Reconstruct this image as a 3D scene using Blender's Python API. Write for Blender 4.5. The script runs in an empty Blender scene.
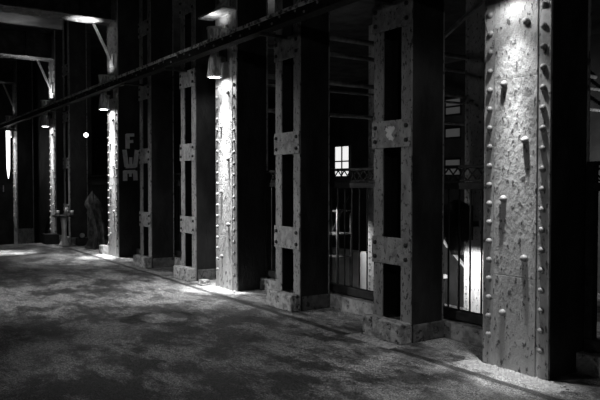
import bpy, bmesh, math, random
from mathutils import Vector, Matrix
random.seed(7)
C = bpy.context.scene.collection
sc = bpy.context.scene
PI = math.pi

# ------------------------------------------------------------------ materials
def mat(name, base, dark=None, scale=6.0, thr=(0.45, 0.6), rough=0.6, metal=0.0, bump=0.2, bscale=40.0,
        stretch=(1, 1, 1), spec=0.5, third=None, scale3=25.0, thr3=(0.6, 0.66)):
    m = bpy.data.materials.new(name); m.use_nodes = True
    nt = m.node_tree; N = nt.nodes; L = nt.links
    b = N['Principled BSDF']
    b.inputs['Roughness'].default_value = rough
    b.inputs['Metallic'].default_value = metal
    b.inputs['Specular IOR Level'].default_value = spec
    tc = N.new('ShaderNodeTexCoord'); mp = N.new('ShaderNodeMapping')
    geo = N.new('ShaderNodeNewGeometry')
    mp.inputs['Scale'].default_value = stretch
    L.new(geo.outputs['Position'], mp.inputs['Vector'])
    def noise(s, det=6, rg=0.6):
        n = N.new('ShaderNodeTexNoise'); n.inputs['Scale'].default_value = s
        n.inputs['Detail'].default_value = det; n.inputs['Roughness'].default_value = rg
        L.new(mp.outputs['Vector'], n.inputs['Vector']); return n
    def ramp(src, a, bb, ca, cb):
        r = N.new('ShaderNodeValToRGB'); r.color_ramp.elements[0].position = a; r.color_ramp.elements[1].position = bb
        r.color_ramp.elements[0].color = (ca, ca, ca, 1); r.color_ramp.elements[1].color = (cb, cb, cb, 1)
        L.new(src, r.inputs['Fac']); return r
    if dark is None: dark = base * 0.8
    r = ramp(noise(scale).outputs['Fac'], thr[0], thr[1], dark, base)
    col = r.outputs['Color']
    if third is not None:
        r3 = ramp(noise(scale3, 8, 0.65).outputs['Fac'], thr3[0], thr3[1], 0, 1)
        mx = N.new('ShaderNodeMix'); mx.data_type = 'RGBA'
        L.new(r3.outputs['Color'], mx.inputs['Factor']); L.new(col, mx.inputs['A'])
        mx.inputs['B'].default_value = (third, third, third, 1); col = mx.outputs['Result']
    L.new(col, b.inputs['Base Color'])
    if bump:
        bn = noise(bscale, 8, 0.65); bu = N.new('ShaderNodeBump')
        bu.inputs['Strength'].default_value = bump; bu.inputs['Distance'].default_value = 0.03
        L.new(bn.outputs['Fac'], bu.inputs['Height']); L.new(bu.outputs['Normal'], b.inputs['Normal'])
    return m

def emit(name, v, s):
    m = bpy.data.materials.new(name); m.use_nodes = True
    b = m.node_tree.nodes['Principled BSDF']
    b.inputs['Base Color'].default_value = (v, v, v, 1)
    b.inputs['Emission Color'].default_value = (1, 1, 1, 1); b.inputs['Emission Strength'].default_value = s
    return m

M = {}
M['cover'] = mat('painted_plate', 0.50, 0.36, 5, (0.38, 0.62), 0.55, 0, 0.8, 26, (1, 1, 0.5), 0.25, 0.10, 26, (0.57, 0.62))
M['flange'] = mat('painted_flange', 0.48, 0.28, 9, (0.38, 0.62), 0.55, 0, 0.25, 45, (1, 1, 0.5), 0.25, 0.07, 30, (0.56, 0.62))
M['web'] = mat('dark_web', 0.045, 0.02, 4, (0.4, 0.65), 0.6, 0, 0.4, 25, (1, 1, 0.5), 0.3)  # near-black tone for column webs and diaphragms
M['rivet'] = mat('rivet_paint', 0.34, 0.22, 30, (0.4, 0.6), 0.5, 0, 0.05, 60)
M['channel'] = mat('flaking_channel', 0.40, 0.26, 9, (0.38, 0.62), 0.55, 0, 0.7, 55, (1, 1, 0.5), 0.4, 0.05, 36, (0.55, 0.60))
M['batten'] = mat('batten_plate', 0.42, 0.24, 12, (0.40, 0.60), 0.55, 0, 0.6, 55, (1, 1, 0.8), 0.4, 0.06, 28, (0.57, 0.62))
M['bolt'] = mat('dark_bolt', 0.035, 0.02, 20, rough=0.5, bump=0)
M['concrete'] = mat('worn_concrete', 0.60, 0.28, 12, (0.40, 0.56), 0.85, 0, 0.9, 45, third=0.06, scale3=16, thr3=(0.56, 0.62))
M['darkblock'] = mat('dark_concrete', 0.22, 0.10, 9, (0.38, 0.58), 0.85, 0, 0.9, 45, third=0.04, scale3=14, thr3=(0.55, 0.62))  # darker concrete for the blocks behind the plinths
M['plaster'] = mat('curb_plaster', 0.52, 0.24, 9, (0.38, 0.58), 0.85, 0, 0.9, 40, third=0.08, scale3=12, thr3=(0.56, 0.64))
M['rubble'] = mat('rubble_dust', 0.5, 0.35, 30, rough=0.95, bump=0.4)
M['black'] = mat('black_iron', 0.02, 0.012, 8, rough=0.5, bump=0.1)
M['iron'] = mat('dark_iron', 0.05, 0.025, 8, rough=0.42, bump=0.2, metal=0.3)
M['tray'] = mat('grimy_steel', 0.018, 0.008, 18, (0.42, 0.58), 0.6, 0.0, 0.8, 45, spec=0.15)
M['gflange'] = mat('girder_flange', 0.13, 0.06, 8, rough=0.5, bump=0.2)
M['lip'] = mat('lip_highlights', 0.85, 0.05, 16, (0.42, 0.55), 0.4, 0.0, 0.6, 45)  # pale patches paint lamp highlights along the tray's upper edge
M['can'] = mat('lamp_can', 0.9, 0.35, 22, (0.45, 0.55), 0.3, 0.0, 0.2, 20, (1, 1, 0.2))  # upright pale streaks paint the sheen of the can into its colour
M['rim'] = mat('lamp_rim', 0.8, 0.7, 12, rough=0.35, bump=0)
M['lens'] = emit('lamp_lens', 0.8, 22.0)
M['girder'] = mat('girder_steel', 0.07, 0.03, 6, rough=0.55, bump=0.3)
M['brace'] = mat('brace_steel', 0.8, 0.6, 10, rough=0.5, bump=0.1)
M['ceiling'] = mat('ceiling_plaster', 0.12, 0.05, 2.2, (0.35, 0.65), 0.9, 0, 0.4, 10)
M['wall'] = mat('dark_wall', 0.07, 0.04, 2, rough=0.85, bump=0.3)
M['farwall'] = mat('far_wall', 0.07, 0.03, 1.2, (0.4, 0.65), 0.85, 0, 0.2, 12)
M['white'] = mat('whitewash', 0.6, 0.45, 2.5, (0.3, 0.7), 0.85, 0, 0.2, 20)
M['paint'] = mat('white_paint', 0.9, 0.7, 14, (0.35, 0.6), 0.8, 0, 0)
M['pipe'] = mat('pipe_paint', 0.45, 0.28, 8, rough=0.5, bump=0.15)
M['polished'] = mat('polished_steel', 0.85, 0.7, 6, rough=0.3, metal=0.2, bump=0.02)
M['cloth'] = mat('dark_tarp', 0.075, 0.012, 9, rough=0.6, bump=0.5, bscale=14)
M['window'] = emit('lit_window', 0.8, 0.9)
M['windowdim'] = emit('dim_window', 0.2, 0.035)
M['bulb'] = emit('bulb_glow', 0.9, 9.0)
M['strip'] = emit('strip_glow', 0.9, 2.2)

def floor_mat():
    m = bpy.data.materials.new('worn_floor'); m.use_nodes = True
    nt = m.node_tree; N = nt.nodes; L = nt.links; b = N['Principled BSDF']
    geo = N.new('ShaderNodeNewGeometry'); P = geo.outputs['Position']
    def mapped(s):
        mp = N.new('ShaderNodeMapping'); mp.inputs['Scale'].default_value = s; L.new(P, mp.inputs['Vector']); return mp.outputs['Vector']
    def noise(v, s, d=6, r=0.6, dist=0.0):
        n = N.new('ShaderNodeTexNoise'); n.inputs['Scale'].default_value = s; n.inputs['Detail'].default_value = d
        n.inputs['Roughness'].default_value = r; n.inputs['Distortion'].default_value = dist; L.new(v, n.inputs['Vector']); return n.outputs['Fac']
    def math_(op, a, c=None, clamp=False):
        n = N.new('ShaderNodeMath'); n.operation = op; n.use_clamp = clamp
        for i, q in enumerate((a, c)):
            if q is None: continue
            if isinstance(q, (int, float)): n.inputs[i].default_value = q
            else: L.new(q, n.inputs[i])
        return n.outputs[0]
    def rng(v, a, c, lo=0.0, hi=1.0):
        n = N.new('ShaderNodeMapRange'); n.interpolation_type = 'SMOOTHSTEP'
        L.new(v, n.inputs['Value']); n.inputs['From Min'].default_value = a; n.inputs['From Max'].default_value = c
        n.inputs['To Min'].default_value = lo; n.inputs['To Max'].default_value = hi; return n.outputs['Result']
    big = rng(noise(mapped((0.6, 1, 1)), 0.8, 9, 0.70, 0.3), 0.36, 0.64)
    mid = rng(noise(mapped((0.6, 1, 1)), 2.9, 10, 0.74, 0.25), 0.38, 0.62)
    fine = noise(mapped((1, 1, 1)), 26, 8, 0.75)
    grit = rng(noise(mapped((1, 1, 1)), 60, 5, 0.7), 0.58, 0.72)
    v = math_('ADD', math_('MULTIPLY', big, 0.4), math_('MULTIPLY', mid, 0.6))
    v = rng(v, 0.15, 0.88, 0.05, 0.40)
    v = math_('MULTIPLY', v, rng(fine, 0.3, 0.7, 0.45, 1.6))
    v = math_('MULTIPLY', v, rng(noise(mapped((1, 1, 1)), 85, 3, 0.6), 0.38, 0.62, 0.35, 1.7))
    v = math_('ADD', v, math_('MULTIPLY', grit, 0.10))
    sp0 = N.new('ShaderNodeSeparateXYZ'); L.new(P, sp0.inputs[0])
    lit_dust = math_('MULTIPLY', rng(math_('ADD', sp0.outputs['Y'], math_('MULTIPLY', big, 0.5)), -1.1, 0.15), rng(noise(mapped((0.7, 1, 1)), 4.5, 9, 0.7), 0.44, 0.56, 0.0, 1.0))
    v = math_('ADD', v, math_('MULTIPLY', lit_dust, 0.16))  # dusty pale band by the columns, lamp light painted into the floor colour
    # circular repair in the paving, dark seam round a pale fill
    sep = N.new('ShaderNodeSeparateXYZ'); L.new(P, sep.inputs[0])
    dx = math_('SUBTRACT', sep.outputs['X'], -3.27); dy = math_('SUBTRACT', sep.outputs['Y'], -1.42)
    rr = math_('SQRT', math_('ADD', math_('MULTIPLY', dx, dx), math_('MULTIPLY', dy, dy)))
    rr = math_('ADD', rr, math_('MULTIPLY', math_('SUBTRACT', noise(mapped((1, 1, 1)), 4, 8, 0.7), 0.5), 0.5))
    inside = rng(rr, 0.20, 0.27, 1, 0)
    ring = math_('MULTIPLY', rng(rr, 0.23, 0.28), rng(rr, 0.34, 0.46, 1, 0))
    v = math_('ADD', v, math_('MULTIPLY', inside, 0.04))
    v = math_('MULTIPLY', v, math_('SUBTRACT', 1.0, math_('MULTIPLY', ring, rng(noise(mapped((1, 1, 1)), 2.2), 0.42, 0.58, 0.55, 0.95))))
    # filled gutter joint that runs the length of the colonnade
    gl = math_('ADD', sep.outputs['Y'], math_('MULTIPLY', math_('SUBTRACT', noise(mapped((1, 1, 1)), 2.5), 0.5), 0.10))
    g = math_('MULTIPLY', rng(gl, -0.36, -0.33), rng(gl, -0.28, -0.25, 1, 0))
    v = math_('MULTIPLY', v, math_('SUBTRACT', 1.0, math_('MULTIPLY', g, 0.75)))
    cmb = N.new('ShaderNodeCombineColor')
    for k in range(3): L.new(v, cmb.inputs[k])
    L.new(cmb.outputs[0], b.inputs['Base Color'])
    L.new(rng(mid, 0, 1, 0.42, 0.78), b.inputs['Roughness'])
    b.inputs['Specular IOR Level'].default_value = 0.45
    h = math_('ADD', math_('MULTIPLY', fine, 2.0), math_('MULTIPLY', mid, 0.3))
    bu = N.new('ShaderNodeBump'); bu.inputs['Strength'].default_value = 0.75; bu.inputs['Distance'].default_value = 0.02
    L.new(h, bu.inputs['Height']); L.new(bu.outputs['Normal'], b.inputs['Normal'])
    return m
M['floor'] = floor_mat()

# ------------------------------------------------------------------ mesh helpers
class MB:
    def __init__(s): s.bm = bmesh.new()
    def box(s, x0, x1, y0, y1, z0, z1, bev=0.0):
        r = bmesh.ops.create_cube(s.bm, size=1.0)
        vs = r['verts']
        for v in vs:
            v.co = Vector(((x0 + x1) / 2 + v.co.x * (x1 - x0), (y0 + y1) / 2 + v.co.y * (y1 - y0), (z0 + z1) / 2 + v.co.z * (z1 - z0)))
        if bev:
            es = list({e for v in vs for e in v.link_edges})
            bmesh.ops.bevel(s.bm, geom=es, offset=bev, segments=2, affect='EDGES', profile=0.5)
        return s
    def bar(s, a, b, w, h=None, up=(0, 0, 1)):
        a = Vector(a); b = Vector(b); h = h or w; d = (b - a); n = d.length; d.normalize()
        u = Vector(up)
        if abs(u.dot(d)) > 0.99: u = Vector((1, 0, 0))
        sd = d.cross(u).normalized(); u = sd.cross(d).normalized()
        r = bmesh.ops.create_cube(s.bm, size=1.0)
        for v in r['verts']:
            v.co = a + d * ((v.co.z + 0.5) * n) + sd * (v.co.x * w) + u * (v.co.y * h)
        return s
    def tube(s, a, b, r0, r1=None, seg=14):
        a = Vector(a); b = Vector(b); d = b - a
        q = Vector((0, 0, 1)).rotation_difference(d.normalized()).to_matrix().to_4x4()
        bmesh.ops.create_cone(s.bm, cap_ends=True, segments=seg, radius1=r0, radius2=r0 if r1 is None else r1, depth=d.length,
                              matrix=Matrix.Translation((a + b) / 2) @ q)
        return s
    def lathe(s, prof, o=(0, 0, 0), axis='Z', seg=20):
        o = Vector(o); rings = []
        for r, h in prof:
            ring = []
            for k in range(seg):
                t = 2 * PI * k / seg
                if axis == 'Z': p = Vector((r * math.cos(t), r * math.sin(t), h))
                elif axis == 'Y': p = Vector((r * math.cos(t), -h, r * math.sin(t)))
                else: p = Vector((h, r * math.cos(t), r * math.sin(t)))
                ring.append(s.bm.verts.new(o + p))
            rings.append(ring)
        for a, b in zip(rings, rings[1:]):
            for k in range(seg):
                s.bm.faces.new((a[k], a[(k + 1) % seg], b[(k + 1) % seg], b[k]))
        if prof[0][0] > 1e-4: s.bm.faces.new(rings[0])
        if prof[-1][0] > 1e-4: s.bm.faces.new(rings[-1])
        return s
    def build(s, name, m, parent=None, loc=(0, 0, 0), smooth=False):
        bmesh.ops.recalc_face_normals(s.bm, faces=s.bm.faces[:])
        me = bpy.data.meshes.new(name); s.bm.to_mesh(me); s.bm.free()
        if smooth:
            for p in me.polygons: p.use_smooth = True
        me.materials.append(M[m] if isinstance(m, str) else m)
        o = bpy.data.objects.new(name, me); C.objects.link(o)
        o.parent = parent; o.location = loc
        return o

def tag(o, label=None, cat=None, group=None, kind=None):
    for k, v in (('label', label), ('category', cat), ('group', group), ('kind', kind)):
        if v: o[k] = v
    return o
def thing(name, label, cat, loc, group=None):
    o = bpy.data.objects.new(name, None); C.objects.link(o); o.location = loc; o.empty_display_size = 0.1
    return tag(o, label, cat, group)
def copy_tree(o, parent=None):
    c = o.copy(); C.objects.link(c); c.parent = parent
    for ch in list(o.children): copy_tree(ch, c)
    return c
def struct(name, mb, m): return tag(mb.build(name, m), kind='structure')

CEIL = 5.05
LOW = -1.35      # level of the hall behind the railing
# ------------------------------------------------------------------ setting
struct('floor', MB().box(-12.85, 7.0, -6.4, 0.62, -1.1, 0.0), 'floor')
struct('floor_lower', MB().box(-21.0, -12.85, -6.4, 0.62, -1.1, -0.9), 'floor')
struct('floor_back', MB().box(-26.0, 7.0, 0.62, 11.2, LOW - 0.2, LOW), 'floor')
struct('ceiling', MB().box(-26.0, 7.0, -6.6, 11.2, CEIL, CEIL + 0.2), 'ceiling')
struct('wall_front', MB().box(-21.0, 7.0, -6.6, -6.4, -1.1, CEIL), 'wall')
struct('wall_right', MB().box(7.0, 7.2, -6.6, 11.2, LOW, CEIL), 'wall')
struct('wall_left', MB().box(-21.2, -21.0, -6.6, 0.9, -1.1, CEIL), 'wall')
struct('wall_end', MB().box(-26.2, -26.0, 0.62, 11.2, LOW, CEIL), 'farwall')
struct('wall_back', MB().box(-26.2, 7.2, 11.2, 11.4, LOW, CEIL), 'farwall')
struct('wall_side', MB().box(-26.0, -13.6, 0.62, 0.90, LOW, CEIL), 'wall')

A_X = [0.0, -4.602, -9.204, -13.8, -18.4]
B_X = [-1.30, -3.03, -5.68, -7.38, -12.30]

# ------------------------------------------------------------------ riveted box columns
def rivet_dome(r, h):
    return [(r, 0), (r * 0.97, h * 0.35), (r * 0.80, h * 0.7), (r * 0.45, h * 0.93), (0.0005, h)]
HW = 0.295
def riveted_column(base, label, group):
    t = tag(thing('riveted_column', label, 'column', (0, 0, 0), group), kind='thing')
    H = CEIL - base
    MB().box(-HW, HW, 0, 0.022, base, CEIL, 0.004).build('flange', 'flange', t)
    for z0, z1 in ((base, 0.70), (0.703, 2.16), (2.1602, 3.56), (3.5602, CEIL)):
        if z1 > z0: MB().box(-0.19, 0.19, -0.008, 0.0, z0, z1, 0.003).build('cover_plate', 'cover', t)
    MB().box(-HW, HW, 0.448, 0.47, base, CEIL, 0.004).build('rear_flange', 'flange', t)
    for s in (-1, 1):
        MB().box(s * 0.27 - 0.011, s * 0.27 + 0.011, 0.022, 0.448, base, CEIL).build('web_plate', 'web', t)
    me = stud = None
    for k in range(30):
        z = 0.20 + 0.1435 * k
        if 3.50 < z < 3.65: continue
        for s, dz in ((-1, 0.03), (1, 0.0)):
            if me is None:
                r = MB().lathe(rivet_dome(0.024, 0.026), seg=14, axis='Y').build('rivet', 'rivet', t, smooth=True); me = r.data
            else:
                r = bpy.data.objects.new('rivet', me); C.objects.link(r); r.parent = t
            r.location = (s * 0.236, 0, z + dz)
    for k in range(9):
        z = 0.42 + 0.427 * k
        if z > 3.5: continue
        if stud is None:
            r = MB().lathe(rivet_dome(0.027, 0.034), seg=14, axis='Y').build('stud', 'rivet', t, smooth=True); stud = r.data
        else:
            r = bpy.data.objects.new('stud', stud); C.objects.link(r); r.parent = t
        r.location = (0.095 if k % 2 else -0.095, -0.008, z)
    return t
alab = ['wide riveted steel column nearest the camera at the right of the picture, lit from above',
        'riveted steel column with bright pale face mid row, lamp can on its front',
        'riveted steel column with white letters painted on its dark side',
        'far riveted column beside the small round table, lit just above and below its lamp',
        'farthest riveted column, at the left end of the row by the tapered glow strip']
acol = []
for i, x in enumerate(A_X):
    t = riveted_column(0.0, alab[0], 'riveted columns of the colonnade') if i == 0 else copy_tree(acol[0])
    t.location = (x, 0, 0); t['label'] = alab[i]; acol.append(t)
    if x < -12.85:       # these two stand on the lower floor beyond the step
        MB().box(-HW, HW, 0, 0.47, -0.9, 0.0).build('footing', 'flange', t)

def stroke_set(strokes, plane, m, name, parent, th=0.004, label=None):
    """strokes: (a, b, width) with points given on the plane; each letter is one mesh."""
    mb = MB()
    for k, (a, b, w) in enumerate(strokes): mb.bar(a, b, w, th + 0.002 * k, up=(1, 0, 0) if plane == 'x' else (0, 1, 0))
    o = mb.build(name, m, parent)
    if label: o['label'] = label
    return o
# letters on the side of the third column (local coordinates, side face at x = 0.281)
XS = 0.283
def yz(y, z): return (XS, y, z)
LET = {'F': [((.19, 2.29), (.19, 2.02), .085), ((.17, 2.27), (.32, 2.28), .06), ((.19, 2.15), (.30, 2.16), .055)],
       'W': [((.13, 2.00), (.17, 1.68), .085), ((.15, 1.69), (.34, 1.70), .075), ((.25, 1.72), (.25, 1.86), .06), ((.33, 1.68), (.37, 2.00), .085)],
       'M': [((.14, 1.42), (.14, 1.61), .085), ((.12, 1.585), (.34, 1.595), .065), ((.24, 1.58), (.24, 1.50), .05), ((.33, 1.61), (.34, 1.43), .085)]}
for k, s in LET.items():
    stroke_set([(yz(*a), yz(*b), w) for a, b, w in s], 'x', 'paint', 'painted_letter', acol[2], label='white painted letter ' + k)

# ------------------------------------------------------------------ batten columns
BD = 0.40
def batten_column(label):
    t = tag(thing('battened_column', label, 'column', (0, 0, 0), 'battened columns on concrete plinths'), kind='thing')
    z0 = 0.0
    for s in (-1, 1):
        c = MB()
        xo = s * 0.25; xi = s * 0.12
        a, b = min(xo, xi), max(xo, xi)
        c.box(a, b, 0.0, 0.016, z0, CEIL, 0.003); c.box(a, b, BD - 0.016, BD, z0, CEIL, 0.003)
        c.build('channel_flange', 'channel', t)
        w0, w1 = sorted((xo - s * 0.004, xo - s * 0.018))
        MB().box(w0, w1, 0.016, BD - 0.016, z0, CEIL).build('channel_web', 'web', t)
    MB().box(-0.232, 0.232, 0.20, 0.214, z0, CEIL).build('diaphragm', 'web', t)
    MB().box(-0.262, 0.262, 0.03, 0.40, 0.0, 0.155, 0.01).build('base_block', 'darkblock', t)
    bolt = None
    for zb in (0.663, 1.706, 2.754, 3.80):
        p = MB().box(-0.258, 0.255, -0.016, 0.0, zb, zb + 0.243, 0.004).build('batten_plate', 'batten', t)
        for sx in (-1, 1):
            for dz in (0.06, 0.185):
                if bolt is None:
                    r = MB().lathe([(0.021, 0), (0.021, 0.014), (0.012, 0.02), (0.0005, 0.021)], seg=6, axis='Y').build('bolt', 'bolt', p); bolt = r.data
                else:
                    r = bpy.data.objects.new('bolt', bolt); C.objects.link(r); r.parent = p
                r.location = (sx * 0.205, -0.016, zb + dz)
    return t
blab = ['battened steel column with a white paint splash on its middle plate, nearest to the camera',
        'battened steel column between the bright pale riveted column and the paint-splashed one',
        'battened steel column standing just left of the bright pale riveted column',
        'battened steel column just right of the white painted letters',
        'dim battened column in the shadow behind the small round table']
plab = ['chipped concrete plinth at the foot of the paint-splashed battened column',
        'pale concrete plinth at the foot of the battened column right of the bright riveted column',
        'concrete plinth at the foot of the battened column just left of the bright riveted column',
        'low concrete plinth at the foot of the battened column beside the painted letters',
        'dim concrete plinth at the foot of the shadowed column behind the small round table']
bcol = []; pl0 = None
for i, x in enumerate(B_X):
    t = batten_column(blab[0]) if i == 0 else copy_tree(bcol[0])
    t.location = (x, -0.05, 0); t['label'] = blab[i]; bcol.append(t)
    p = MB()
    p.box(-0.262, 0.262, -0.17, -0.056, 0.0, 0.18, 0.012)
    bmesh.ops.subdivide_edges(p.bm, edges=p.bm.edges[:], cuts=3, use_grid_fill=True)
    for v in p.bm.verts:
        if v.co.z < 0.17 and v.co.z > 0.01: v.co += Vector((random.uniform(-.007, .007), random.uniform(-.007, .007), 0))
    o = p.build('concrete_plinth', 'concrete', loc=(x, 0, 0))
    tag(o, plab[i], 'plinth', 'concrete plinths of the battened columns')
# paint splash on the nearest middle batten
sp = MB()
for q, (a, b, w) in enumerate((((-.05, .10), (.03, .17), .035), ((-.01, .19), (.0, .07), .035), ((.05, .18), (-.01, .11), .03), ((-.06, .17), (.0, .13), .025), ((.0, .10), (.04, .07), .025))):
    sp.bar((a[0], -0.0175, 1.706 + a[1]), (b[0], -0.0175, 1.706 + b[1]), w * 1.15, 0.005 + 0.002 * q, up=(0, 1, 0))
sp.build('paint_splash', 'paint', bcol[0])['label'] = 'white splash of paint'

# ------------------------------------------------------------------ kerbs and railings per bay
def kerb(x0, x1, i):
    k = MB().box(x0, x1, 0.35, 0.62, 0.0, 0.15, 0.01)
    struct('trim_%d' % i, k, 'plaster')
kerb(-12.85, 4.5, 1)
edges = [(4.2, A_X[0] + HW)] + [(a - HW, b + HW) for a, b in zip(A_X[:3], A_X[1:4])]
rl = ['black bar railing right of the nearest riveted column', 'black bar railing between the nearest riveted column and the bright pale one',
      'black bar railing in the dark bays left of the bright pale riveted column', 'black bar railing in the bay behind the draped tarpaulin']
def railing(xr, xl, label):
    t = thing('railing', label, 'railing', ((xr + xl) / 2, 0.44, 0.0), 'black bar railings along the kerb')
    w = (xr - xl) / 2 - 0.012
    MB().box(-w, w, -0.03, 0.03, 1.52, 1.55, 0.004).build('top_rail', 'iron', t)
    MB().box(-w, w, -0.022, 0.022, 1.335, 1.395, 0.004).build('middle_rail', 'iron', t)
    la = MB().box(-w, w, -0.012, 0.012, 1.405, 1.42)
    n = max(1, int(2 * w / 0.11)); st = 2 * w / n
    for k in range(n):
        x = -w + k * st
        la.bar((x, 0, 1.41), (x + st, 0, 1.525), 0.010); la.bar((x + st, 0, 1.41), (x, 0, 1.525), 0.010)
    la.build('lattice', 'iron', t)
    MB().box(-w, w, -0.04, 0.04, 0.175, 0.255, 0.005).build('bottom_rail', 'iron', t)
    for s in (-1, 1): MB().box(s * w - s * 0.03 - 0.03, s * w - s * 0.03 + 0.03, -0.03, 0.03, 0.15, 1.52).build('post', 'iron', t)
    n = max(2, int(round(2 * w / 0.128))); me = None
    for k in range(1, n):
        if me is None:
            o = MB().tube((0, 0, 0.25), (0, 0, 1.34), 0.0085, seg=8).build('baluster', 'iron', t); me = o.data
        else:
            o = bpy.data.objects.new('baluster', me); C.objects.link(o); o.parent = t
        o.location = (-w + 2 * w * k / n, 0, 0)
    return t
for i, (xr, xl) in enumerate(edges):
    railing(xr, xl, rl[i])

# ------------------------------------------------------------------ cable tray
t = thing('cable_tray', 'long grimy steel cable tray running along the colonnade in front of the lamp cans', 'cable tray', (0, 0, 0))
tr = MB().box(-20.95, 4.0, -0.43, -0.415, 3.005, 3.10).box(-20.95, 4.0, -0.415, -0.30, 3.005, 3.017).box(-20.95, 4.0, -0.312, -0.30, 3.017, 3.06)
tr.build('tray', 'tray', t)
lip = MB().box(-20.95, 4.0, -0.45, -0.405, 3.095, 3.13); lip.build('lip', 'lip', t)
me = None
for k in range(60):
    x = 1.2 - k * 0.22 + random.uniform(-.05, .05)
    if me is None:
        o = MB().lathe(rivet_dome(0.014, 0.014), seg=8, axis='Y').build('screw_head', 'rivet', t); me = o.data
    else:
        o = bpy.data.objects.new('screw_head', me); C.objects.link(o); o.parent = t
    o.location = (x, -0.43, 3.075 if k % 3 else 3.035)
for x in B_X:
    MB().box(x - 0.02, x + 0.02, -0.40, -0.066, 2.975, 3.004).build('bracket', 'iron', t)
for i, (o_, x0) in enumerate(((-0.392, 0), (-0.355, 1), (-0.322, 2))):
    cb = MB()
    n = 60
    for k in range(n):
        xa, xb = -20.9 + 24.5 * k / n, -20.9 + 24.5 * (k + 1) / n
        f = lambda q: 3.038 + 0.006 * math.sin(q * 3 + x0)
        cb.tube((xa, o_, f(xa)), (xb, o_, f(xb)), 0.014, seg=8)
    tag(cb.build('cable', 'black'), 'black cable lying in the long cable tray', 'cable', 'cables in the tray')

# ------------------------------------------------------------------ lamps on the riveted columns
LY = -0.16
def lamp(label):
    t = thing('wall_lamp', label, 'lamp', (0, 0, 0), 'up and down lamps on the riveted columns')
    MB().lathe([(0.070, 2.765), (0.088, 2.77), (0.092, 2.80), (0.080, 2.93), (0.070, 3.00), (0.058, 3.02), (0.058, 3.11), (0.070, 3.13),
                (0.080, 3.20), (0.092, 3.345), (0.088, 3.37), (0.070, 3.372)], seg=24).build('housing', 'can', t, smooth=True)
    MB().lathe([(0.072, 2.75), (0.098, 2.75), (0.100, 2.772), (0.072, 2.772)], seg=24).build('rim', 'rim', t)
    MB().lathe([(0.072, 3.366), (0.100, 3.366), (0.098, 3.388), (0.072, 3.388)], seg=24).build('rim', 'rim', t)
    MB().lathe([(0.0005, 2.749), (0.071, 2.749), (0.071, 2.762), (0.0005, 2.762)], seg=24).build('lens', 'lens', t)
    MB().lathe([(0.0005, 3.376), (0.071, 3.376), (0.071, 3.381), (0.0005, 3.381)], seg=24).build('lens', 'lens', t)
    b = MB().box(-0.03, 0.03, 0.05, -LY - 0.026, 3.03, 3.10).box(-0.07, 0.07, -LY - 0.026, -LY - 0.012, 2.96, 3.17)
    b.build('mounting_bracket', 'iron', t)
    return t
llab = ['lamp can above the nearest riveted column', 'pale up and down lamp can on the bright riveted column, crossed by the cable tray',
        'lamp can on the riveted column with white painted letters', 'lamp can on the far riveted column beside the round table',
        'lamp can on the farthest riveted column']
def spot(name, loc, rot, power, size, blend=1.0, rad=0.03):
    l = bpy.data.lights.new(name, 'SPOT'); l.energy = power; l.spot_size = math.radians(size); l.spot_blend = blend; l.shadow_soft_size = rad
    o = bpy.data.objects.new(name, l); C.objects.link(o); o.location = loc; o.rotation_euler = rot; return o
lp = None
gain = [0.30, 0.9, 1.0, 0.6, 0.35]
for i, x in enumerate(A_X):
    t = lamp(llab[0]) if i == 0 else copy_tree(lp)
    if i == 0: lp = t
    t.location = (x, LY, 0); t['label'] = llab[i]
    g = gain[i]
    spot('down_flood', (x, LY, 2.74), (math.radians(4), 0, 0), 14 * g, 172, 0.4, 0.03)
    spot('down_mid', (x, LY, 2.74), (math.radians(-2), 0, 0), 280 * g, 70, 1.0, 0.03)
    spot('down_beam', (x, LY, 2.74), (math.radians(2), 0, 0), 1000 * g, 26, 1.0, 0.03)
    k, kb = ((0.5, 0.5), (0.4, 0.12), (0.35, 3.2), (2.6, 0.2), (0.1, 0.04))[i]
    spot('up_flood', (x, LY, 3.40), (PI, 0, 0), 9 * k, 160, 0.6, 0.05)
    spot('up_beam', (x, LY, 3.40), (PI + math.radians(19), 0, 0), 230 * kb, 36, 1.0, 0.05)

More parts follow.
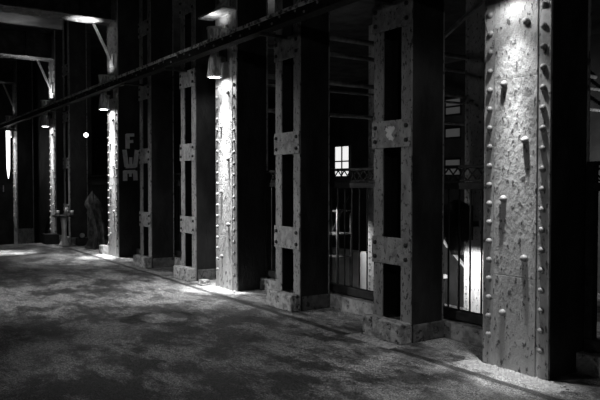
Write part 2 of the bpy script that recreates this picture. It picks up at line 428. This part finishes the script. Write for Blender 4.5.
# ------------------------------------------------------------------ cross girders with knee braces
glab = ['dark cross girder overhead at the nearest riveted column', 'dark cross girder overhead at the bright pale riveted column',
        'cross girder with lit underside over the column with painted letters', 'dark far cross girder reaching over the hall to the left edge',
        'farthest dark cross girder over the end of the hall']
g0 = None
for i, x in enumerate(A_X):
    if g0 is None:
        g0 = t = thing('cross_girder', glab[0], 'girder', (0, 0, 0), 'cross girders over the hall')
        MB().box(-0.26, 0.26, -6.38, -0.014, 4.37, 4.395, 0.004).build('bottom_flange', 'gflange', t)
        MB().box(-0.012, 0.012, -6.38, -0.014, 4.395, 5.0).build('web', 'girder', t)
        MB().box(-0.16, 0.16, -6.38, -0.014, 5.0, 5.045).build('top_flange', 'girder', t)
        for y in (-0.6, -1.6, -2.6, -3.6, -4.6, -5.6):
            MB().box(-0.15, 0.15, y - 0.008, y + 0.008, 4.395, 5.0).build('stiffener', 'girder', t)
        MB().box(-0.06, 0.14, -0.03, -0.014, 3.55, 3.78).build('foot_plate', 'brace', t)
        MB().bar((0.04, -0.03, 3.66), (-0.22, -0.27, 4.37), 0.035, 0.045).build('knee_brace', 'brace', t)
        me = None
        for k in range(12):
            for s in (-1, 1):
                if me is None:
                    o = MB().lathe([(0.0005, -0.016), (0.014, -0.010), (0.018, 0)], seg=8).build('rivet', 'rivet', t); me = o.data
                else:
                    o = bpy.data.objects.new('rivet', me); C.objects.link(o); o.parent = t
                o.location = (s * 0.11, -0.3 - 0.16 * k, 4.37)
    else: t = copy_tree(g0)
    t.location = (x, 0, 0); t['label'] = glab[i]
    if i == 1:
        MB().box(-0.36, 0.36, -0.22, -0.014, 3.56, 3.585, 0.003).build('ledge_plate', 'cover', t)
        MB().bar((0.02, -0.16, 3.585), (0.02, -0.03, 3.73), 0.16, 0.03).build('gusset', 'brace', t)

# ------------------------------------------------------------------ small things on the hall floor
def rubble(x0, x1, y, n, label, sc_=1.0):
    mb = MB(); gx, gy = 70, 10; gr = []
    for a in range(gx + 1):
        row = []
        for b in range(gy + 1):
            u = a / gx; w_ = b / gy
            env = math.sin(PI * min(1, max(0, u))) ** 0.5 * (math.sin(PI * w_) ** 0.8)
            z = 0.028 * sc_ * env * random.uniform(0.35, 1.0) - 0.001
            row.append(mb.bm.verts.new((x0 + (x1 - x0) * u, y + 0.01 - 0.17 * sc_ * w_, z)))
        gr.append(row)
    for a in range(gx):
        for b in range(gy): mb.bm.faces.new((gr[a][b], gr[a + 1][b], gr[a + 1][b + 1], gr[a][b + 1]))
    n = n // 3
    for k in range(n):
        x = random.uniform(x0, x1); yy = y - abs(random.gauss(0, 0.04)) * sc_; r = random.uniform(0.004, 0.014) * sc_
        v = bmesh.ops.create_icosphere(mb.bm, subdivisions=1, radius=r, matrix=Matrix.Translation((x, yy, r * 0.35)))['verts']
        for q in v: q.co += Vector((random.uniform(-.3, .3) * r, random.uniform(-.3, .3) * r, random.uniform(-.3, .3) * r))
    tag(mb.build('rubble', 'rubble'), label, 'rubble', kind='stuff')
rubble(-0.42, 0.5, -0.02, 260, 'pale crumbled powder and grit along the foot of the nearest riveted column')
rubble(-4.92, -4.2, -0.03, 160, 'crumbled grit at the foot of the bright pale riveted column', 1.2)
rubble(-9.6, -8.8, -0.03, 140, 'crumbled grit at the foot of the column with painted letters', 1.3)
rubble(-1.62, -1.0, -0.19, 160, 'loose crumbs of concrete along the chipped plinth')

def lump(name, x, y, sx, sy, h, m, label, cat, taper=0.9):
    mb = MB().box(-sx, sx, -sy, sy, 0, h, 0.015)
    bmesh.ops.subdivide_edges(mb.bm, edges=mb.bm.edges[:], cuts=2, use_grid_fill=True)
    for v in mb.bm.verts:
        f = 1 - (1 - taper) * v.co.z / h
        v.co.x *= f; v.co.y *= f
        if v.co.z > 0.01: v.co += Vector((random.uniform(-.006, .006), random.uniform(-.006, .006), random.uniform(-.006, .006)))
    return tag(mb.build(name, m, loc=(x, y, 0)), label, cat)
lump('concrete_lump', -5.06, -0.10, 0.06, 0.07, 0.07, 'concrete', 'small pale concrete lump at the left foot of the bright riveted column', 'concrete')
lump('concrete_block', -9.70, -0.02, 0.13, 0.07, 0.17, 'white', 'pale concrete block at the left foot of the column with painted letters', 'block')
lump('wooden_box', -11.74, 0.13, 0.10, 0.12, 0.16, 'farwall', 'small dull box on the floor between the round table and the draped tarpaulin', 'box', 0.98)
lump('footing_block', -12.55, -0.36, 0.20, 0.15, 0.22, 'farwall', 'squat grey block on the floor left of the small round table', 'block', 0.97)
# round pedestal table
t = thing('pedestal_table', 'small round table with polished waisted pedestal at the far end of the floor', 'table', (-11.78, -0.25, 0))
MB().lathe([(0.11, 0), (0.115, 0.02), (0.09, 0.06), (0.055, 0.16), (0.05, 0.34), (0.065, 0.52), (0.085, 0.64)], seg=24).build('pedestal', 'polished', t, smooth=True)
MB().lathe([(0.23, 0.64), (0.245, 0.65), (0.245, 0.675), (0.23, 0.68)], seg=32).build('table_top', 'iron', t)
for (dx, dy), lab in (((-0.02, -0.12), 'short clear glass at the front of the small round table'), ((0.09, 0.03), 'taller glass standing in the middle of the small round table'), ((0.13, 0.14), 'glass at the back right of the small round table')):
    h = 0.10 if dx != 0.09 else 0.16
    o = MB().lathe([(0.026, 0), (0.035, h), (0.030, h), (0.022, 0.01)], seg=16).build('drinking_glass', 'polished', loc=(-11.78 + dx, -0.25 + dy, 0.68), smooth=True)
    tag(o, lab, 'glass', 'glasses on the small table')
t = thing('canister', 'polished metal canister standing behind the small round table', 'canister', (-12.68, 0.215, 0))
MB().lathe([(0.07, 0.0), (0.075, 0.015), (0.075, 0.42), (0.06, 0.46), (0.03, 0.48)], seg=24).build('body', 'polished', t, smooth=True)
MB().lathe([(0.022, 0.48), (0.022, 0.53), (0.03, 0.54), (0.03, 0.56)], seg=12).build('valve', 'black', t)
MB().box(-0.012, 0.07, -0.012, 0.012, 0.545, 0.57).build('handle', 'black', t)
# draped tarpaulin over a pole stand
t = thing('draped_tarpaulin', 'dark tarpaulin hanging in folds over a stand left of the column with painted letters', 'tarpaulin', (-10.85, 0.16, 0))
fb = MB(); seg, rings = 56, []
for (z, r) in ((1.16, 0.03), (1.10, 0.12), (1.02, 0.24), (0.92, 0.31), (0.80, 0.22), (0.62, 0.20), (0.45, 0.28), (0.20, 0.25), (0.02, 0.36)):
    ring = []
    for k in range(seg):
        a = 2 * PI * k / seg
        fold = 1 + (0.30 * math.sin(a * 7 + z * 1.5) + 0.12 * math.sin(a * 3 + 1.0)) * (1.05 - z * 0.5) * random.uniform(0.9, 1.12)
        ring.append(fb.bm.verts.new((r * fold * math.cos(a) + 0.22 * math.sin(z * 2.6 + 0.6) - 0.1 + 0.05 * math.sin(z * 9 + 3 * a), 0.5 * r * fold * math.sin(a), z * (0.9 + 0.16 * math.sin(a + 2.2)) + 0.04 * math.sin(a * 3) * min(1, z * 3))))
    rings.append(ring)
for a, b in zip(rings, rings[1:]):
    for k in range(seg): fb.bm.faces.new((a[k], a[(k + 1) % seg], b[(k + 1) % seg], b[k]))
fb.bm.faces.new(rings[0])
fb.build('cloth', 'cloth', t, smooth=True)
MB().tube((0, 0, 0), (0.03, 0, 0.9), 0.02).build('stand', 'black', t)
t = thing('metal_ball', 'small shiny metal ball on the dull box', 'ball', (-11.74, 0.13, 0.162))
MB().lathe([(0.0005, 0)] + [(0.055 * math.sin(PI * k / 10), 0.055 - 0.055 * math.cos(PI * k / 10)) for k in range(1, 10)] + [(0.0005, 0.11)], seg=18).build('shell', 'polished', t, smooth=True)

# ------------------------------------------------------------------ left end of the hall
t = thing('glow_strip', 'bright tapered glow strip, added for a lit surface, beside the farthest riveted column', 'lamp', (-18.14, -0.235, 0))  # glowing bar and fittings added in place of a lamp-lit surface
st = MB(); v = []
for z, w in ((1.50, 0.008), (1.62, 0.022), (1.80, 0.04), (2.92, 0.05)):
    v.append([st.bm.verts.new(p) for p in ((-w, -w, z), (w, -w, z), (w, w, z), (-w, w, z))])
for a, b in zip(v, v[1:]):
    for k in range(4): st.bm.faces.new((a[k], a[(k + 1) % 4], b[(k + 1) % 4], b[k]))
st.bm.faces.new(v[0]); st.bm.faces.new(v[-1]); st.build('tube', 'strip', t)
MB().box(-0.09, 0.09, -0.09, 0.09, 2.92, 2.97, 0.004).build('end_cap', 'iron', t)
MB().box(-0.03, 0.03, 0.0, 0.233, 2.93, 2.96).build('arm', 'iron', t)
s = thing('number_sign', 'small dark plate with pale number on the end wall below the glow strip', 'sign', (-20.99, -0.06, 1.0))
MB().box(-0.005, 0.012, -0.22, 0.22, 0.0, 0.36, 0.003).build('plate', 'iron', s)
for dy, segs in ((-0.10, 'abcdg'), (0.11, 'bc')):
    w, h = 0.06, 0.11; P = {'a': ((-w, h), (w, h)), 'b': ((w, h), (w, 0)), 'c': ((w, 0), (w, -h)), 'd': ((-w, -h), (w, -h)), 'g': ((-w, 0), (w, 0))}
    mb = MB()
    for q in segs:
        a, b = P[q]; mb.bar((0.014, dy + a[0], 0.18 + a[1]), (0.014, dy + b[0], 0.18 + b[1]), 0.035, 0.004, up=(1, 0, 0))
    mb.build('numeral', 'paint', s)
t = thing('pendant_bulb', 'small round glowing bulb hanging in the dark left of the lettered column', 'lamp', (-11.3, 0.107, 2.41))
MB().lathe([(0.0005, -0.055)] + [(0.046 * math.sin(PI * k / 10), -0.046 * math.cos(PI * k / 10)) for k in range(1, 10)] + [(0.0005, 0.055)], seg=16).build('globe', 'bulb', t, smooth=True)
MB().tube((0, 0, 0.05), (0, 0, CEIL - 2.41), 0.008, seg=8).build('cord', 'black', t)
t = thing('diagonal_strut', 'dark diagonal strut leaning in the far dark bay', 'strut', (-16.2, 0.45, 0))
MB().bar((-1.2, 0, -0.9), (0.9, 0, 1.2), 0.09, 0.09).build('bar', 'iron', t)
MB().box(-1.35, -1.05, -0.1, 0.1, -0.9, -0.87).build('foot_plate', 'iron', t)

# ------------------------------------------------------------------ hall behind the railing
far = riveted_column(LOW, 'brightly lit riveted pillar seen through the bars beside the nearest riveted column', 'riveted pillars in the hall behind')
far.name = 'riveted_pillar'
far.location = (-5.68, 6.0, 0)
for k in range(10):
    for s_ in (-1, 1):
        r = bpy.data.objects.new('rivet', [c for c in far.children if c.name.startswith('rivet')][0].data); C.objects.link(r); r.parent = far
        r.location = (s_ * 0.236, 0, 0.06 - 0.1435 * k)
f2 = copy_tree(far); f2.location = (-8.66, 6.0, 0); f2['label'] = 'riveted pillar half hidden behind the left edge of the paint-splashed column'
f3 = copy_tree(far); f3.location = (-2.2, 7.5, 0); f3['label'] = 'dim riveted pillar seen at the right edge of the picture'
def pipe(x, z, r, label):
    t = thing('overhead_pipe', label, 'pipe', (x, 0, z), 'pipes across the hall behind')
    MB().tube((0, 0.9, 0), (0, 11.2, 0), r, seg=12).build('tube', 'pipe', t)
    for y in (2.2, 5.2, 8.2):
        MB().tube((0, y, r * 0.8), (0, y, CEIL - z), 0.008, seg=6).build('hanger_rod', 'black', t)
        MB().tube((0, y - 0.03, 0), (0, y + 0.03, 0), r + 0.012, seg=12).build('collar', 'pipe', t)
for x, z, r, l in ((-6.5, 3.99, 0.05, 'uppermost of the pipes crossing the hall behind'), (-6.28, 3.64, 0.04, 'second pipe from the top crossing the hall behind'),
                   (-6.06, 3.10, 0.04, 'third pipe from the top crossing the hall behind'), (-6.72, 3.07, 0.025, 'thinnest pipe, just beneath the third, in the hall behind'),
                   (-6.94, 2.66, 0.035, 'lowest pipe crossing the hall behind')):
    pipe(x, z, r, l)
t = thing('diagonal_brace', 'pale diagonal brace high up behind the bay left of the nearest riveted column', 'brace', (-3.7, 3.0, 0))
MB().bar((-0.9, 0, 3.0), (1.7, 0, 4.3), 0.05, 0.05).build('bar', 'pipe', t)
MB().tube((1.6, 0, 4.25), (1.6, 0, CEIL), 0.012, seg=6).build('hanger_rod', 'black', t)
MB().tube((-0.85, 0, 3.02), (-0.85, 0, CEIL), 0.012, seg=6).build('hanger_rod', 'black', t)
tag(MB().box(-8.6, -6.25, 7.0, 7.2, LOW, 0.45, 0.01).build('screen_wall', 'farwall'), 'whitewashed screen wall behind the plank bench, seen between bars', 'wall')
tag(MB().box(-11.4, -8.95, 6.05, 6.25, LOW, -0.28, 0.01).build('parapet', 'white'), 'low whitewashed parapet glimpsed through the bars left of the paint-splashed column', 'wall')
t = thing('crate_stack', 'dark machine cabinet standing behind the whitewashed parapet', 'cabinet', (-9.2, 6.9, LOW))
MB().box(-0.5, 0.5, -0.3, 0.3, 0, 2.2, 0.01).build('body', 'iron', t)
MB().box(-0.44, 0.0, -0.315, -0.3, 0.1, 2.1, 0.004).build('door', 'iron', t); MB().box(0.02, 0.44, -0.315, -0.3, 0.1, 2.1, 0.004).build('door', 'iron', t)
t.name = 'machine_cabinet'
t = thing('floodlight', 'bulky black floodlight with bright lens on the lit pillar behind the bars', 'lamp', (-5.70, 5.50, -0.04))
MB().lathe([(0.10, 0.07), (0.12, 0.06), (0.17, 0.20), (0.26, 0.45), (0.29, 0.80), (0.2, 1.02), (0.05, 1.10)], seg=20).build('housing', 'black', t, smooth=True)
MB().lathe([(0.0005, 0.058), (0.095, 0.058), (0.095, 0.066), (0.0005, 0.066)], seg=20).build('lens', 'lens', t)
MB().box(-0.1, 0.1, 0.16, 0.49, 0.58, 0.68).build('bracket', 'black', t)
for s_ in (-1, 1): MB().box(s_ * 0.30 - 0.012, s_ * 0.30 + 0.012, -0.2, 0.1, 0.35, 1.0).build('barn_door', 'black', t)
t = thing('shelf_rack', 'grey open shelf rack standing before the whitewashed parapet', 'rack', (-9.75, 5.6, LOW))
for sx in (-0.4, 0.4):
    for sy in (-0.2, 0.2): MB().box(sx - 0.025, sx + 0.025, sy - 0.025, sy + 0.025, 0, 2.65).build('post', 'girder', t)
for z in (0.95, 1.5, 2.05, 2.6): MB().box(-0.42, 0.42, -0.22, 0.22, z, z + 0.03).build('shelf', 'girder', t)
MB().bar((-0.4, 0.22, 1.5), (0.4, 0.22, 2.6), 0.03).build('brace', 'girder', t)
t = thing('bench', 'pale plank bench in the hall behind, beside the lit pillar', 'bench', (-6.75, 5.9, LOW))
MB().box(-0.55, 0.32, -0.15, 0.15, 0.78, 0.85, 0.005).build('plank', 'white', t)
for sx in (-0.45, 0.2): MB().box(sx - 0.04, sx + 0.04, -0.12, 0.12, 0, 0.78).build('leg', 'iron', t)
t = thing('stair_handrail', 'pale sloping handrail in the hall behind, above the plank bench', 'handrail', (-6.4, 6.4, LOW))
MB().bar((-0.7, 0, 1.62), (0.35, 0, 0.80), 0.05, 0.05).build('rail', 'white', t)
for dx, h in ((-0.6, 1.54), (-0.1, 1.15), (0.3, 0.84)): MB().tube((dx, 0, 0), (dx, 0, h), 0.02, seg=8).build('post', 'iron', t)

# windows of the far wall
wn = [0]
def window(x0, x1, z0, z1, nx, nz, m):
    wn[0] += 1
    t = bpy.data.objects.new('window_%d' % wn[0], None); C.objects.link(t); t.location = ((x0 + x1) / 2, 11.2, z0); tag(t, kind='structure')
    w = (x1 - x0) / 2; h = z1 - z0
    MB().box(-w, w, -0.03, 0.0, 0, h).build('pane', m, t)
    f = MB()
    for k in range(nx + 1): x = -w + 2 * w * k / nx; f.box(x - 0.025, x + 0.025, -0.06, -0.01, -0.03, h + 0.03)
    for k in range(nz + 1): z = h * k / nz; f.box(-w - 0.03, w + 0.03, -0.06, -0.01, z - 0.025, z + 0.025)
    f.build('window_frame', 'black', t)
window(-17.2, -16.3, 1.60, 2.75, 2, 2, 'window')
window(-14.95, -14.3, 1.95, 2.7, 1, 2, 'window')
window(-11.5, -10.85, 2.75, 3.05, 1, 1, 'windowdim')
window(-11.5, -10.85, 3.45, 3.95, 1, 2, 'windowdim')
window(-11.5, -10.85, 1.60, 2.10, 1, 1, 'windowdim')
t = bpy.data.objects.new('window_6', None); C.objects.link(t); t.location = (-26.0, 7.2, 4.3); tag(t, kind='structure')
MB().box(0, 0.03, -0.3, 0.3, 0, 0.42).build('pane', 'windowdim', t)
f = MB()
for k in range(3): f.box(0.01, 0.06, -0.3 + 0.3 * k - 0.03, -0.3 + 0.3 * k + 0.03, -0.03, 0.45)
for k in range(3): f.box(0.01, 0.06, -0.33, 0.33, 0.21 * k - 0.03, 0.21 * k + 0.03)
f.build('window_frame', 'black', t)

# ------------------------------------------------------------------ lights
def area(name, loc, tgt, power, size):
    l = bpy.data.lights.new(name, 'AREA'); l.energy = power; l.size = size
    o = bpy.data.objects.new(name, l); C.objects.link(o); o.location = loc
    o.rotation_euler = (Vector(tgt) - Vector(loc)).to_track_quat('-Z', 'Y').to_euler(); return o
def point(name, loc, power, r=0.1):
    l = bpy.data.lights.new(name, 'POINT'); l.energy = power; l.shadow_soft_size = r
    o = bpy.data.objects.new(name, l); C.objects.link(o); o.location = loc; return o
def aim(name, loc, tgt, power, size, blend=1.0, rad=0.1):
    o = spot(name, loc, (0, 0, 0), power, size, blend, rad)
    o.rotation_euler = (Vector(tgt) - Vector(loc)).to_track_quat('-Z', 'Y').to_euler(); return o
# lamps over the opposite side of the hall, added unseen fills among them
aim('hall_spot', (-6.0, -5.6, 3.2), (-5.0, -0.1, 0.2), 760, 60)
aim('hall_spot', (-2.4, -5.6, 3.2), (-1.5, -0.2, 0.1), 215, 54)
aim('floor_lamp', (-10.4, -1.6, 4.3), (-10.95, -1.45, 0), 1900, 17, 0.9)
aim('table_fill', (-12.2, -1.6, 4.2), (-11.5, -0.1, 0.4), 300, 34)  # unseen spot added to brighten the pedestal table
point('end_lamp', (-17.9, -0.5, 2.2), 3)
aim('hall_spot', (5.5, -5.0, 3.6), (-5, 0.2, 1.2), 85, 60)  # added unseen fill for the dark column sides
aim('ceiling_lamp', (-13.8, -0.35, 3.5), (-13.0, -1.3, 5.05), 90, 60)
# hall behind: floodlight beam first, then unseen lights added to brighten it
aim('rear_spot', (-5.70, 5.42, 0.0), (-5.66, 6.0, -0.7), 190, 150)
aim('rear_spot', (-9.35, 5.1, 0.8), (-9.5, 6.1, -0.8), 170, 100)
aim('rear_spot', (-7.2, 5.6, 0.9), (-7.2, 7.0, -0.6), 60, 95)
aim('back_fill', (-3.4, 8.6, 1.2), (-5.6, 11.2, 1.1), 560, 105)  # unseen spot added to light the far wall
point('back_fill', (-8.5, 3.0, 4.4), 11, 0.2)  # unseen fill added for the overhead pipes

w = bpy.data.worlds.new('night'); sc.world = w; w.use_nodes = True
w.node_tree.nodes['Background'].inputs[0].default_value = (0.01, 0.01, 0.01, 1)
w.node_tree.nodes['Background'].inputs[1].default_value = 0.2

# ------------------------------------------------------------------ camera
cam = bpy.data.cameras.new('camera'); co = bpy.data.objects.new('camera', cam); C.objects.link(co)
cam.sensor_width = 36; cam.lens = 667 / 600 * 36; cam.clip_start = 0.05
co.location = (3.206, -4.042, 1.4)
yaw = math.atan(445 / 667); pitch = math.atan(18 / 667)
d = Vector((-math.cos(yaw) * math.cos(pitch), math.sin(yaw) * math.cos(pitch), -math.sin(pitch)))
co.rotation_euler = d.to_track_quat('-Z', 'Y').to_euler()
sc.camera = co
vs = sc.view_settings
vs.view_transform = 'Standard'; vs.look = 'None'; vs.gamma = 1; vs.exposure = 0.0
